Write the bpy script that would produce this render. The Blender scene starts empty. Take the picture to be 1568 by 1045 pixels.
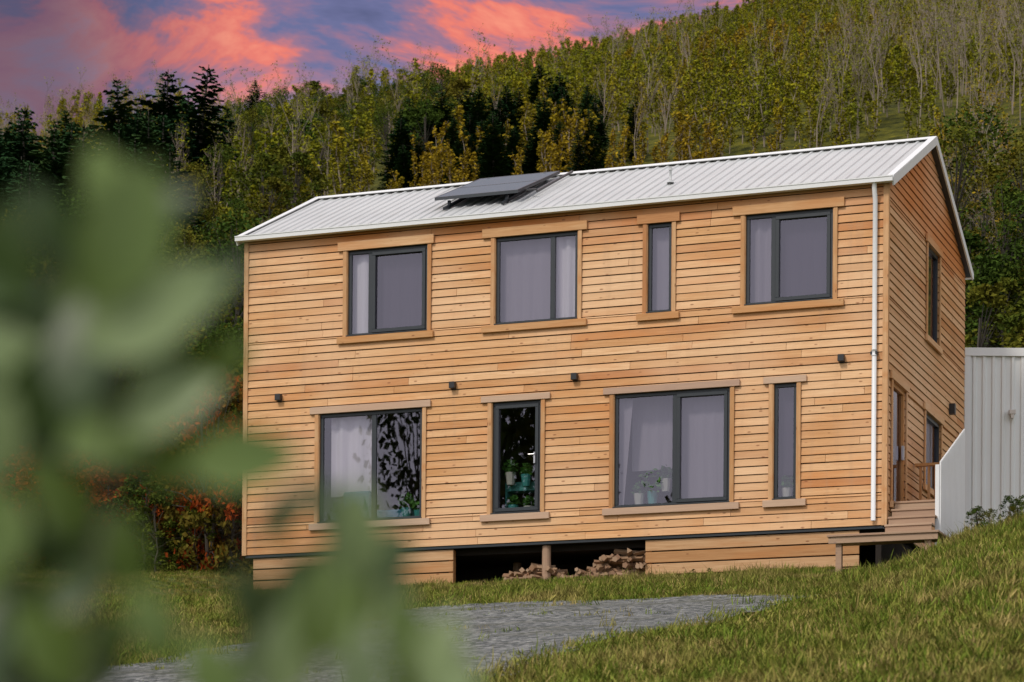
import bpy, math, random
import numpy as np
from mathutils import Vector, Matrix, noise as mnoise
R=math.radians
sc=bpy.context.scene
COL=sc.collection
rnd=random.Random(7)
# ------------------------------------------------------------------ helpers
def link(o,parent=None):
    COL.objects.link(o)
    if parent: o.parent=parent
    return o
def empty(name,loc=(0,0,0)):
    e=bpy.data.objects.new(name,None); e.location=loc; e.empty_display_size=.3
    COL.objects.link(e); return e
class MB:
    def __init__(s): s.v=[];s.f=[];s.t=[]
    def quadlist(s,vs,fs,t=None):
        b=len(s.v); s.v+= [tuple(p) for p in vs]; s.f+=[tuple(i+b for i in f) for f in fs]
        s.t+=[t if t is not None else 0.5]*len(fs)
    def hexa(s,p,t=None):
        s.quadlist(p,[(0,3,2,1),(4,5,6,7),(0,1,5,4),(1,2,6,5),(2,3,7,6),(3,0,4,7)],t)
    def box(s,x0,x1,y0,y1,z0,z1,t=None):
        s.hexa([(x0,y0,z0),(x1,y0,z0),(x1,y1,z0),(x0,y1,z0),(x0,y0,z1),(x1,y0,z1),(x1,y1,z1),(x0,y1,z1)],t)
    def beam(s,a,b,w,h,t=None,up=(0,0,1)):
        a=Vector(a);b=Vector(b);d=(b-a).normalized();u=Vector(up);r=d.cross(u).normalized();u=r.cross(d)
        r*=w/2;u*=h/2
        s.hexa([a-r-u,a+r-u,b+r-u,b-r-u,a-r+u,a+r+u,b+r+u,b-r+u],t)
    def tube(s,pts,rad,n=6,cap=True,t=None):
        pts=[Vector(p) for p in pts]; b=len(s.v); m=len(pts)
        for i,p in enumerate(pts):
            d=(pts[min(i+1,m-1)]-pts[max(i-1,0)]).normalized()
            a=Vector((0,0,1)) if abs(d.z)<.9 else Vector((1,0,0))
            u=d.cross(a).normalized();w=d.cross(u)
            for k in range(n):
                an=2*math.pi*k/n; s.v.append(tuple(p+(u*math.cos(an)+w*math.sin(an))*rad[i]))
        nf=0
        for i in range(m-1):
            for k in range(n):
                s.f.append((b+i*n+k,b+i*n+(k+1)%n,b+(i+1)*n+(k+1)%n,b+(i+1)*n+k));nf+=1
        if cap:
            s.f.append(tuple(b+k for k in range(n)));s.f.append(tuple(b+(m-1)*n+k for k in reversed(range(n))));nf+=2
        s.t+=[t if t is not None else .5]*nf
    def mesh(s,name,mat=None,smooth=False):
        me=bpy.data.meshes.new(name); me.from_pydata(s.v,[],s.f)
        at=me.attributes.new('tint','FLOAT','FACE'); at.data.foreach_set('value',s.t)
        if smooth: me.polygons.foreach_set('use_smooth',[True]*len(me.polygons))
        if mat: me.materials.append(mat)
        me.update(); return me
    def obj(s,name,mat,parent=None,smooth=False,bevel=0):
        o=bpy.data.objects.new(name,s.mesh(name,mat,smooth)); link(o,parent)
        if bevel:
            m=o.modifiers.new('b','BEVEL');m.width=bevel;m.segments=1;m.limit_method='ANGLE'
        return o
# ------------------------------------------------------------------ node helpers
def newmat(name):
    m=bpy.data.materials.new(name); m.use_nodes=True; nt=m.node_tree; nt.nodes.clear(); return m,nt
def N(nt,t,**k):
    n=nt.nodes.new(t)
    for a,b in k.items(): setattr(n,a,b)
    return n
def L(nt,a,b): nt.links.new(a,b)
def ramp(nt,fac,stops,interp='LINEAR'):
    r=N(nt,'ShaderNodeValToRGB'); cr=r.color_ramp; cr.interpolation=interp
    while len(cr.elements)<len(stops): cr.elements.new(.5)
    for e,(p,c) in zip(cr.elements,stops): e.position=p; e.color=(c[0],c[1],c[2],1)
    L(nt,fac,r.inputs[0]); return r.outputs[0]
def noise(nt,vec,scale,detail=3,rough=.5,dist=0):
    n=N(nt,'ShaderNodeTexNoise'); n.inputs['Scale'].default_value=scale;n.inputs['Detail'].default_value=detail
    n.inputs['Roughness'].default_value=rough;n.inputs['Distortion'].default_value=dist
    L(nt,vec,n.inputs['Vector']); return n.outputs['Fac']
def mapping(nt,vec,scale=(1,1,1),rot=(0,0,0),loc=(0,0,0)):
    m=N(nt,'ShaderNodeMapping'); m.inputs['Scale'].default_value=scale;m.inputs['Rotation'].default_value=rot;m.inputs['Location'].default_value=loc
    L(nt,vec,m.inputs['Vector']); return m.outputs[0]
def mix(nt,fac,a,b,mode='MIX'):
    m=N(nt,'ShaderNodeMix',data_type='RGBA',blend_type=mode)
    for s,v in ((m.inputs[0],fac),(m.inputs[6],a),(m.inputs[7],b)):
        if isinstance(v,(int,float)): s.default_value=v
        elif isinstance(v,tuple): s.default_value=(v[0],v[1],v[2],1)
        else: L(nt,v,s)
    return m.outputs[2]
def mth(nt,op,a,b=0.0,clamp=False):
    m=N(nt,'ShaderNodeMath',operation=op,use_clamp=clamp)
    for s,v in ((m.inputs[0],a),(m.inputs[1],b)):
        if isinstance(v,(int,float)): s.default_value=v
        else: L(nt,v,s)
    return m.outputs[0]
def mrange(nt,v,a,b,c=0,d=1,smooth=False):
    m=N(nt,'ShaderNodeMapRange'); m.interpolation_type='SMOOTHSTEP' if smooth else 'LINEAR'
    L(nt,v,m.inputs[0])
    for i,x in zip((1,2,3,4),(a,b,c,d)): m.inputs[i].default_value=x
    return m.outputs[0]
def bump(nt,h,strength=.3,dist=.02):
    b=N(nt,'ShaderNodeBump'); b.inputs['Strength'].default_value=strength;b.inputs['Distance'].default_value=dist
    L(nt,h,b.inputs['Height']); return b.outputs[0]
def finish(nt,color,rough=.7,normal=None,metal=0,spec=None):
    p=N(nt,'ShaderNodeBsdfPrincipled'); o=N(nt,'ShaderNodeOutputMaterial')
    if isinstance(color,tuple): p.inputs['Base Color'].default_value=(*color,1)
    else: L(nt,color,p.inputs['Base Color'])
    if isinstance(rough,(int,float)): p.inputs['Roughness'].default_value=rough
    else: L(nt,rough,p.inputs['Roughness'])
    p.inputs['Metallic'].default_value=metal
    if spec is not None: p.inputs['Specular IOR Level'].default_value=spec
    if normal: L(nt,normal,p.inputs['Normal'])
    L(nt,p.outputs[0],o.inputs[0]); return p
def geo(nt): return N(nt,'ShaderNodeNewGeometry').outputs['Position']
def simple(name,col,rough=.6,var=.12,scale=6,metal=0,spec=None):
    m,nt=newmat(name); g=geo(nt); n=noise(nt,g,scale,4)
    c=mix(nt,n,tuple(x*(1-var) for x in col),tuple(min(1,x*(1+var)) for x in col))
    finish(nt,c,rough,bump(nt,noise(nt,g,scale*8,3),.1,.005),metal,spec); return m
# ------------------------------------------------------------------ materials
def wood_mat(name,axis='X',dark=1.0,grey=0.0,fresh=True):
    m,nt=newmat(name); g=geo(nt)
    at=N(nt,'ShaderNodeAttribute',attribute_name='tint').outputs['Fac']
    off=N(nt,'ShaderNodeCombineXYZ'); L(nt,mth(nt,'MULTIPLY',at,37.),off.inputs[0]);L(nt,mth(nt,'MULTIPLY',at,53.),off.inputs[1])
    va=N(nt,'ShaderNodeVectorMath',operation='ADD'); L(nt,g,va.inputs[0]);L(nt,off.outputs[0],va.inputs[1]); v=va.outputs[0]
    s=(1.2,22,22) if axis=='X' else (22,1.2,22)
    if axis=='Z': s=(22,22,1.2)
    gr=noise(nt,mapping(nt,v,s),1.6,6,.65,.6)
    base=ramp(nt,at,[(0,(.54,.265,.10)),(.15,(.67,.38,.165)),(.35,(.77,.47,.24)),(.5,(.62,.33,.13)),(.75,(.80,.52,.285)),(.88,(.65,.36,.155)),(1,(.54,.23,.08))])
    c=mix(nt,mrange(nt,gr,.3,.7),mix(nt,1.0,base,(.75,.65,.55),'MULTIPLY'),base)
    pn=noise(nt,mapping(nt,v,(.5,.5,2.5)),1.5,3)
    c=mix(nt,mrange(nt,pn,.5,.74,0,.65),c,(.57,.225,.06))
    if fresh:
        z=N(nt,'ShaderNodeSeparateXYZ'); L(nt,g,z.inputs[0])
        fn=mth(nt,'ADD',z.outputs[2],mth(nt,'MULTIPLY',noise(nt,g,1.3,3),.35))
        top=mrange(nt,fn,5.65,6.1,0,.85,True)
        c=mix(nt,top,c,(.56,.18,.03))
        mid=mrange(nt,noise(nt,mapping(nt,g,(.35,.35,.6)),1,3),.4,.65,0,.42,True)
        c=mix(nt,mid,c,(.74,.505,.31))
        st=mrange(nt,noise(nt,mapping(nt,g,(7,7,.5)),1,4),.55,.8,0,.35)
        c=mix(nt,st,c,(.42,.25,.14))
    vo=N(nt,'ShaderNodeTexVoronoi'); vo.inputs['Scale'].default_value=1.0
    ks=(3.2,3.2,8.) if axis!='Z' else (8,8,3.2)
    L(nt,mapping(nt,v,ks),vo.inputs['Vector'])
    kn=mrange(nt,vo.outputs['Distance'],.07,.14,1,0)
    c=mix(nt,mth(nt,'MULTIPLY',kn,.75),c,(.24,.085,.03))
    if grey: c=mix(nt,grey,c,(.40,.36,.33))
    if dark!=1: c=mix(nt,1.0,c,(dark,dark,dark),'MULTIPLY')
    finish(nt,c,.62,bump(nt,gr,.25,.006),spec=.3); return m
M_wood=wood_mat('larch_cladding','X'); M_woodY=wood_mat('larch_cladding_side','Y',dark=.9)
M_trim=wood_mat('timber_trim','X',fresh=False,dark=.9); M_trimG=wood_mat('weathered_trim','X',grey=.5,fresh=False)
M_trimZ=wood_mat('timber_trim_upright','Z',fresh=False,dark=.85); M_deck=wood_mat('deck_timber','X',dark=.75,grey=.45,fresh=False)
M_log=wood_mat('log_wood','X',dark=.55,grey=.3,fresh=False); M_plinth=wood_mat('plinth_timber','X',dark=.78,fresh=False)
M_frame=simple('anthracite_frame',(.020,.026,.031),.38)
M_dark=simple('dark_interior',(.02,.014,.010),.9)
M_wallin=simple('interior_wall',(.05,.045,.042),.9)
M_white=simple('white_painted',(.70,.71,.71),.45,.05)
M_black=simple('black_lamp',(.012,.012,.013),.4)
M_steel=simple('steel',(.55,.55,.56),.3,metal=.9)
M_pot=simple('pot_glaze',(.06,.30,.28),.35); M_potw=simple('pot_white',(.55,.5,.45),.5)
M_teal=simple('teal_fabric',(.02,.16,.24),.8)
def roofmat():
    m,nt=newmat('roof_metal'); g=geo(nt); n=noise(nt,g,.9,5); n2=noise(nt,mapping(nt,g,(9,.6,.6)),1,4)
    c=mix(nt,n,(.42,.43,.43),(.54,.55,.54)); c=mix(nt,mrange(nt,n2,.5,.8,0,.4),c,(.31,.30,.27))
    finish(nt,c,.42,None,.0); return m
M_roof=roofmat()
def glassmat():
    m,nt=newmat('window_glass'); tr=N(nt,'ShaderNodeBsdfTransparent'); tr.inputs[0].default_value=(.74,.78,.78,1)
    gl=N(nt,'ShaderNodeBsdfGlossy'); gl.inputs['Roughness'].default_value=.01; gl.inputs[0].default_value=(.93,.87,1,1)
    g=geo(nt); L(nt,bump(nt,noise(nt,g,.7,1),.05,.05),gl.inputs['Normal'])
    ms=N(nt,'ShaderNodeMixShader'); lw=N(nt,'ShaderNodeLayerWeight'); lw.inputs[0].default_value=.2
    L(nt,mth(nt,'ADD',lw.outputs[0],.11,True),ms.inputs[0]); L(nt,tr.outputs[0],ms.inputs[1]);L(nt,gl.outputs[0],ms.inputs[2])
    o=N(nt,'ShaderNodeOutputMaterial');L(nt,ms.outputs[0],o.inputs[0]); return m
M_glass=glassmat()
def curtain(name,col):
    m,nt=newmat(name); d=N(nt,'ShaderNodeBsdfDiffuse'); d.inputs[0].default_value=(*col,1)
    t=N(nt,'ShaderNodeBsdfTranslucent'); t.inputs[0].default_value=(*col,1); ms=N(nt,'ShaderNodeMixShader');ms.inputs[0].default_value=.2
    g=geo(nt); L(nt,bump(nt,noise(nt,mapping(nt,g,(8,8,.6)),1.5,3),.5,.04),d.inputs['Normal'])
    L(nt,d.outputs[0],ms.inputs[1]);L(nt,t.outputs[0],ms.inputs[2]);o=N(nt,'ShaderNodeOutputMaterial');L(nt,ms.outputs[0],o.inputs[0]); return m
M_cur=curtain('curtain_white',(.90,.80,.88)); M_cur2=curtain('curtain_grey',(.09,.07,.105)); M_cur3=curtain('curtain_mid',(.38,.32,.39))
def leafmat(name,stops,patch=None,trans=.25,rough=.6,pscale=.03,plo=.5,phi=.66):
    m,nt=newmat(name); g=geo(nt)
    oi=N(nt,'ShaderNodeObjectInfo').outputs['Random']
    n=noise(nt,g,.9,2); f=mth(nt,'ADD',mth(nt,'MULTIPLY',oi,.65),mth(nt,'MULTIPLY',n,.4),True)
    c=ramp(nt,f,stops)
    if patch:
        pn=noise(nt,g,pscale,2,.6); c=mix(nt,mrange(nt,pn,plo,phi,0,.75,True),c,patch)
    isl=noise(nt,g,5,1); c=mix(nt,1.0,c,ramp(nt,isl,[(.3,(.45,.45,.45)),(.7,(1.35,1.35,1.25))]),'MULTIPLY')
    o=N(nt,'ShaderNodeOutputMaterial')
    if trans<=0:
        p=N(nt,'ShaderNodeBsdfDiffuse'); L(nt,c,p.inputs[0]); L(nt,p.outputs[0],o.inputs[0]); return m
    p=N(nt,'ShaderNodeBsdfPrincipled'); L(nt,c,p.inputs['Base Color']); p.inputs['Roughness'].default_value=rough;p.inputs['Specular IOR Level'].default_value=.25
    t=N(nt,'ShaderNodeBsdfTranslucent'); L(nt,c,t.inputs[0]); ms=N(nt,'ShaderNodeMixShader'); ms.inputs[0].default_value=trans
    L(nt,p.outputs[0],ms.inputs[1]);L(nt,t.outputs[0],ms.inputs[2]);L(nt,ms.outputs[0],o.inputs[0]); return m
M_lbirch=leafmat('birch_foliage',[(0,(.115,.14,.014)),(.3,(.20,.21,.016)),(.55,(.255,.23,.016)),(.8,(.155,.18,.016)),(1,(.25,.19,.018))],(.30,.185,.016),0,.6,.03,.50,.66)
M_lcon=leafmat('conifer_needles',[(0,(.012,.034,.015)),(.5,(.022,.052,.020)),(1,(.042,.072,.022))],None,0)
M_lbroad=leafmat('broadleaf_foliage',[(0,(.026,.056,.013)),(.4,(.052,.085,.015)),(.7,(.105,.11,.015)),(1,(.13,.09,.015))],None,0)
M_lred=leafmat('autumn_foliage',[(0,(.13,.020,.012)),(.35,(.28,.055,.012)),(.65,(.09,.08,.015)),(1,(.26,.115,.014))],None,0)
M_bark=simple('bark',(.05,.042,.032),.9,.4,3); M_barkb=simple('birch_bark',(.23,.185,.14),.8,.4,3)
M_grassblade=leafmat('grass_blades',[(0,(.075,.125,.018)),(.35,(.13,.18,.026)),(.6,(.205,.215,.042)),(.82,(.30,.235,.085)),(1,(.38,.29,.14))],(.29,.23,.085),0,.6,.4,.48,.70)
# ------------------------------------------------------------------ terrain
cx,cy,cz=22.61759,-45.9054,-7.21431
YAW=-.35857;FW=Vector((math.sin(YAW),math.cos(YAW),0));RT=Vector((math.cos(YAW),-math.sin(YAW),0))
def P(a,t): return cx+FW.x*t+RT.x*a*t, cy+FW.y*t+RT.y*a*t
CR=([-400,-157,-140,-125,-106,-88,-71,-63,-48,-29,60,400],[66,85,86,92,84,86,91,93,96,101,107,90])
def ss(a,b,x):
    t=min(1,max(0,(x-a)/(b-a))); return t*t*(3-2*t)
def G(x,y):
    n=-.72+.179*min(y,14)
    if y<-46: n=-.72+.179*(-46)+.10*(y+46)
    if x<0: n+=min(-x*.06,1.5)*ss(-14,6,y)
    if y>14:
        cr=float(np.interp(x,CR[0],CR[1]))
        k=min(1,(y-14)/236); h=(cr-1.9)*k
        if y>250: h-= (y-250)*.25
        n+=h+ (mnoise.noise(Vector((x*.02,y*.02,0)))*4*ss(14,60,y))
    w=ss(-4,-.5,x)*(1-ss(20,30,x))*ss(-1.6,-.8,y)*(1-ss(8.5,13,y))
    padz=-.84
    z=n*(1-w)+padz*w
    xs=12.7+.22*(-y-2)
    b=.38*max(0,x-xs); b=1.35*(1-math.exp(-b/1.35))
    z+=b*(1-ss(2,6,y))*ss(-30,-16,y)
    if y<14: z+=mnoise.noise(Vector((x*.35,y*.35,3)))*.06*(1-w)+mnoise.noise(Vector((x*.9,y*.9,8)))*.05*(1-w)*ss(12,14.5,x)
    return z
def axis_pts(lo,hi,f0,f1,st):
    a=list(np.arange(f0,f1+1e-6,st)); s=st;x=f0
    l=[]
    while x>lo: s*=1.18; x-=s; l.append(x)
    s=st;x=f1;r=[]
    while x<hi: s*=1.18; x+=s; r.append(x)
    return l[::-1]+a+r
xs_=axis_pts(-1600,1600,-22,30,.5); ys_=axis_pts(-1500,1600,-48,14,.5)
mb=MB(); nx=len(xs_)
for y in ys_:
    for x in xs_: mb.v.append((x,y,G(x,y) if abs(x)<900 and y<900 else G(x,min(y,900))))
for j in range(len(ys_)-1):
    for i in range(nx-1):
        k=j*nx+i; mb.f.append((k,k+1,k+1+nx,k+nx))
mb.t=[.5]*len(mb.f)
def groundmat():
    m,nt=newmat('ground_grass_soil'); g=geo(nt)
    n1=noise(nt,g,.5,5,.65); n2=noise(nt,g,4,6,.7)
    c=ramp(nt,n2,[(.25,(.045,.06,.014)),(.5,(.085,.11,.024)),(.72,(.17,.145,.055))])
    c=mix(nt,mrange(nt,n1,.48,.66,0,.6,True),c,(.17,.13,.055))
    s=N(nt,'ShaderNodeSeparateXYZ'); L(nt,g,s.inputs[0])
    n3=noise(nt,g,1.1,6,.75)
    c=mix(nt,mrange(nt,s.outputs[1],9,15),c,ramp(nt,n3,[(.35,(.02,.024,.006)),(.5,(.07,.072,.010)),(.68,(.16,.145,.016))]))
    finish(nt,c,.95,bump(nt,noise(nt,g,14,5,.7),.8,.06),spec=.1); return m
ground=mb.obj('grass_hillside_ground',groundmat(),smooth=True)
# driveway
def inpath(x,y):
    e=mnoise.noise(Vector((x*.5,y*.5,9)))*.55+mnoise.noise(Vector((x*1.7,y*1.7,2)))*.25
    l=8.2+.02*max(0,-y-18)*1.0+e-1.2*ss(-14,-10,y); r=13.5+.07*max(0,-y-20)+e
    top=-8.7+.12*(x-11)*-1.2+e*.7
    if x<l or x>r or y>top: return False
    cxn=(x-(l+r)/2)/((r-l)/2)
    return y< top-1.0*abs(cxn)**4
mb=MB(); st=.16; idx={}
ny=int((64-8)/st)
for j in range(ny):
    y=-64+j*st
    for i in range(-16,60):
        x=8+i*st
        if inpath(x+st/2,y+st/2):
            q=[]
            for (a,b) in ((0,0),(1,0),(1,1),(0,1)):
                k=(i+a,j+b)
                if k not in idx:
                    px=8+k[0]*st;py=-64+k[1]*st
                    idx[k]=len(mb.v); mb.v.append((px,py,G(px,py)+.035))
                q.append(idx[k])
            mb.f.append(tuple(q)); mb.t.append(.5)
def gravelmat():
    m,nt=newmat('gravel'); g=geo(nt)
    vo=N(nt,'ShaderNodeTexVoronoi'); vo.inputs['Scale'].default_value=15; L(nt,g,vo.inputs['Vector'])
    cc=N(nt,'ShaderNodeSeparateColor'); L(nt,vo.outputs['Color'],cc.inputs[0])
    c=ramp(nt,cc.outputs[0],[(0,(.055,.06,.058)),(.5,(.13,.136,.134)),(1,(.30,.30,.285))])
    c=mix(nt,mrange(nt,noise(nt,g,.9,5,.65),.47,.7,0,.7),c,(.085,.085,.055))
    finish(nt,c,.9,bump(nt,vo.outputs['Distance'],.9,.05),spec=.05); return m
M_gravel=gravelmat()
mb.obj('gravel_driveway',M_gravel)
# ------------------------------------------------------------------ house
W,D,H,RH=12.2,6.81,5.98,7.56; PIT=(RH-H)/(D/2)
house=empty('timber_house')
ops=[(2.07,3.69,3.96,5.55),(5.0,6.6,3.96,5.55),(7.89,8.36,3.96,5.55),(9.69,11.28,3.96,5.55),
     (1.52,3.61,.53,2.56),(4.96,5.92,.53,2.56),(7.29,9.45,.53,2.56),(10.22,10.65,.53,2.56)]
sops=[(.36,1.45,.46,2.58),(3.2,4.28,3.95,5.65),(3.1,4.5,1.2,2.55)]
def boards(mb,mapf,s0,s1,h,openings,gable=False,pitch=.1424):
    def lim(z):
        if not gable or z<=H-.02: return s0,s1
        d=(z-H)/PIT; return s0+d,s1-d
    z=0
    while z<h-.01:
        z1=min(z+pitch,h); br=sorted({z,z1}|{o[k] for o in openings for k in (2,3) if z+.005<o[k]<z1-.005})
        joints=[];s=s0+rnd.uniform(1,4)
        while s<s1: joints.append(s); s+=rnd.choice((2.4,3.0,3.6,4.2,4.8))*rnd.uniform(.85,1)
        gp_=rnd.uniform(.006,.013)
        for a,b in zip(br[:-1],br[1:]):
            m=(a+b)/2; za=a+(gp_ if a==z else 0); zb=b-(.006 if b==z1 else 0)
            l0,r0=lim(za);l1,r1=lim(zb)
            cuts=[]
            for o in openings:
                if o[2]<m<o[3]: cuts.append((o[0],o[1]))
            cuts.sort(); segs=[];cur='L'
            for c in cuts: segs.append((cur,c[0])); cur=c[1]
            segs.append((cur,'R'))
            for (p,q) in segs:
                pl,ql=(l0 if p=='L' else p),(r0 if q=='R' else q)
                ptl,qtl=(l1 if p=='L' else p),(r1 if q=='R' else q)
                js=[j for j in joints if max(pl,ptl)+.3<j<min(ql,qtl)-.3]
                es=[(pl,ptl)]
                for j in js: es+= [(j-.003,j-.003),(j+.003,j+.003)]
                es.append((ql,qtl))
                for k in range(0,len(es),2):
                    (A,At),(B,Bt)=es[k],es[k+1]
                    if B-A<.02 and Bt-At<.02: continue
                    o1=.031+rnd.uniform(-.003,.005);o2=.018+rnd.uniform(-.002,.002)
                    mb.hexa([mapf(A,o1,za),mapf(B,o1,za),mapf(B,0.0,za),mapf(A,0.0,za),mapf(At,o2,zb),mapf(Bt,o2,zb),mapf(Bt,0.0,zb),mapf(At,0.0,zb)],rnd.random())
        z+=pitch
fr=lambda s,o,z:(s,-o-.001,z)
sr=lambda s,o,z:(W+o+.001,s,z)
sl=lambda s,o,z:(-o-.001,s,z)
bk=lambda s,o,z:(s,D+o+.001,z)
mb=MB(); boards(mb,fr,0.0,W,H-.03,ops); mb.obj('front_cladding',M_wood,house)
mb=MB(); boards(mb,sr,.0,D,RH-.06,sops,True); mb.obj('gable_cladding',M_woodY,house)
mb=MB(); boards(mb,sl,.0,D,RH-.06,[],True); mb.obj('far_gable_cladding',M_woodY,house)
mb=MB(); boards(mb,bk,.0,W,H-.03,[]); mb.obj('rear_cladding',M_wood,house)
def panels(mb,s0,s1,h,openings,put):
    S=sorted({s0,s1}|{o[k] for o in openings for k in (0,1)});Z=sorted({0,h}|{o[k] for o in openings for k in (2,3)})
    for a,b in zip(S[:-1],S[1:]):
        for c,d in zip(Z[:-1],Z[1:]):
            m=((a+b)/2,(c+d)/2)
            if any(o[0]<m[0]<o[1] and o[2]<m[1]<o[3] for o in openings): continue
            put(a,b,c,d)
mb=MB()
panels(mb,0,W,H-.03,ops,lambda a,b,c,d:mb.box(a,b,0,.2,c,d))
panels(mb,.2,D,H-.03,sops,lambda a,b,c,d:mb.box(W-.2,W,a,b,c,d))
panels(mb,.2,D,H-.03,[],lambda a,b,c,d:mb.box(0,.2,a,b,c,d))
mb.box(.2,W-.2,D-.2,D,0,H-.03)
for x in (0,W-.2):
    z0=H-.03
    mb.quadlist([(x,.05,z0),(x,D-.05,z0),(x,D/2,RH-.06),(x+.2,.05,z0),(x+.2,D-.05,z0),(x+.2,D/2,RH-.06)],[(0,2,1),(3,4,5),(0,1,4,3),(1,2,5,4),(2,0,3,5)])
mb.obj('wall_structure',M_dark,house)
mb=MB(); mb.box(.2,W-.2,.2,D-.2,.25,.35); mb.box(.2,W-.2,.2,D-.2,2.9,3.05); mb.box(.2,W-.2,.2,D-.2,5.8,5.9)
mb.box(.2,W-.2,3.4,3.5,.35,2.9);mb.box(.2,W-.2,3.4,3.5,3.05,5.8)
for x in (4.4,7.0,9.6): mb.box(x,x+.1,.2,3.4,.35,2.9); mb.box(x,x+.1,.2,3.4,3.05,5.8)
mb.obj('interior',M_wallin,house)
mb=MB(); mb.box(.02,W-.02,-.012,.12,-.045,-.003); mb.obj('bottom_drip_edge',M_frame,house)
mb=MB()
for x0,x1 in ((.16,4.2),(7.88,11.75)):
    for k in range(5):
        z1=-.06-k*.212; mb.box(x0,x1,.03,.07,z1-.188,z1,rnd.random())
for x in (4.15,7.93): mb.box(x-.05,x+.05,.072,.17,-1.1,-.06,rnd.random())
mb.obj('plinth_boards',M_plinth,house,bevel=.004)
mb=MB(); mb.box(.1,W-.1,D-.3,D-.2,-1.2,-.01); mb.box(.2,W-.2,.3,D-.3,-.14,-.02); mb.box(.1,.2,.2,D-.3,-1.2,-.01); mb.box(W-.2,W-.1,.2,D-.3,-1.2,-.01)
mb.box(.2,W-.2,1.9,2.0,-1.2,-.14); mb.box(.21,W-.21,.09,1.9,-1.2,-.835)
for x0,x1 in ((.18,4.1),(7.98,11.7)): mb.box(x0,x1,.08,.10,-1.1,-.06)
mb.obj('underfloor_dark_backing',M_dark,house)  # near-black boards added below the floor so the space there stays black
mb=MB()
mb.tube([(5.98,.12,-1.2),(5.98,.12,-.06)],[.085,.08],12)
for x in (4.9,7.2): mb.tube([(x,1.5,-1),(x,1.5,-.13)],[.085,.08],12)
mb.obj('pile_posts',M_deck,house)
mb=MB()
mb.box(W-.045,W+.048,-.048,-.034,0,H-.02,.35); mb.box(W+.034,W+.048,-.030,.06,0,H-.02,.6); mb.box(-.04,.05,-.048,-.036,0,H-.02,.7)
mb.obj('corner_trim',M_trimZ,house)
# windows
def frontwin(name,x0,x1,z0,z1,mull=None,sash=None,htop=.17,hl=.18,hr=.14,hm=M_trim):
    t=MB()
    t.box(x0-hl,x1+hr,-.078,-.036,z1+.003,z1+htop,rnd.random()); t.box(x0-hl+.0,x1+hr,-.088,-.037,z0-.125,z0-.003,rnd.random())
    t.obj(name+'_head_and_sill',hm,house,bevel=.004)
    t=MB(); t.box(x0-.075,x0-.002,-.062,-.036,z0,z1,rnd.random()); t.box(x1+.002,x1+.07,-.062,-.036,z0,z1,rnd.random())
    t.box(x0-.002,x0+.012,-.05,.06,z0,z1,.3); t.box(x1-.012,x1+.002,-.05,.06,z0,z1,.3)
    t.obj(name+'_jambs',M_trimZ,house,bevel=.003)
    f=MB(); w=.06; a,b=x0+.013,x1-.013; y0,y1=.005,.075
    f.box(a,b,y0,y1,z0,z0+w); f.box(a,b,y0,y1,z1-w,z1); f.box(a,a+w,y0,y1,z0+w,z1-w); f.box(b-w,b,y0,y1,z0+w,z1-w)
    f.box(a-.01,b+.01,-.09,y0,z0,z0+.02)
    ps=[]
    if mull is not None:
        f.box(mull-.045,mull+.045,y0,y1,z0+w,z1-w); ps=[(a+w,mull-.045),(mull+.045,b-w)]
    else: ps=[(a+w,b-w)]
    for i,(p,q) in enumerate(ps):
        if sash is not None and i in sash:
            s=.055; yy0=-.018
            f.box(p-.01,q+.01,yy0,.05,z0+w-.01,z0+w+s); f.box(p-.01,q+.01,yy0,.05,z1-w-s,z1-w+.01)
            f.box(p-.01,p+s,yy0,.05,z0+w+s,z1-w-s); f.box(q-s,q+.01,yy0,.05,z0+w+s,z1-w-s)
    f.obj(name+'_frame',M_frame,house,bevel=.004)
    g=MB(); 
    for p,q in ps:
        k1=rnd.uniform(-.004,.004); k2=rnd.uniform(-.004,.004)
        g.quadlist([(p,.035,z0+w),(q,.035+k1,z0+w),(q,.035+k1+k2,z1-w),(p,.035+k2,z1-w)],[(0,1,2,3)])
    g.obj(name+'_glass',M_glass,house)
    return ps
def drape(name,x0,x1,z0,z1,mat,y=.16,amp=.025,freq=26,top=None):
    m=MB(); n=max(8,int((x1-x0)*60)); ph=rnd.uniform(0,6)
    for i in range(n+1):
        x=x0+(x1-x0)*i/n; yy=y+amp*math.sin(x*freq+ph+.8*math.sin(x*7))
        xt=x if top is None else x0+(top-x0)*i/n
        m.v+=[(x,yy,z0),(xt,yy*.98,z1)]
    for i in range(n): m.f.append((2*i,2*i+2,2*i+3,2*i+1)); m.t.append(.5)
    m.obj(name,mat,house,smooth=True)
o=ops
frontwin('upper_window_a',*o[0],mull=2.53,sash=(1,),hr=.12)
frontwin('upper_window_b',*o[1],mull=6.10,sash=(),hl=.24,hr=.17)
frontwin('upper_window_c',*o[2],sash=())
frontwin('upper_window_d',*o[3],mull=10.2,sash=(1,),hl=.22,hr=.19)
frontwin('lower_window_a',*o[4],mull=2.62,sash=(),htop=.13,hl=.17,hr=.16,hm=M_trimG)
frontwin('patio_door',*o[5],sash=(0,),htop=.12,hl=.2,hr=.17,hm=M_trimG)
frontwin('lower_window_b',*o[6],mull=8.42,sash=(1,),htop=.12,hl=.19,hr=.17,hm=M_trimG)
frontwin('lower_window_c',*o[7],sash=(),htop=.12,hl=.17,hr=.17,hm=M_trimG)
drape('curtain_1',2.1,2.50,3.9,5.6,M_cur,.14,.03,18); drape('curtain_2',2.56,3.68,3.9,5.6,M_cur2,.2,.008)
drape('curtain_3',5.0,6.08,3.9,5.6,M_cur3,.2,.008); drape('curtain_4',6.1,6.6,3.9,5.6,M_cur,.16)
drape('curtain_5',7.9,8.35,3.9,5.6,M_cur3,.18,.01)
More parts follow.
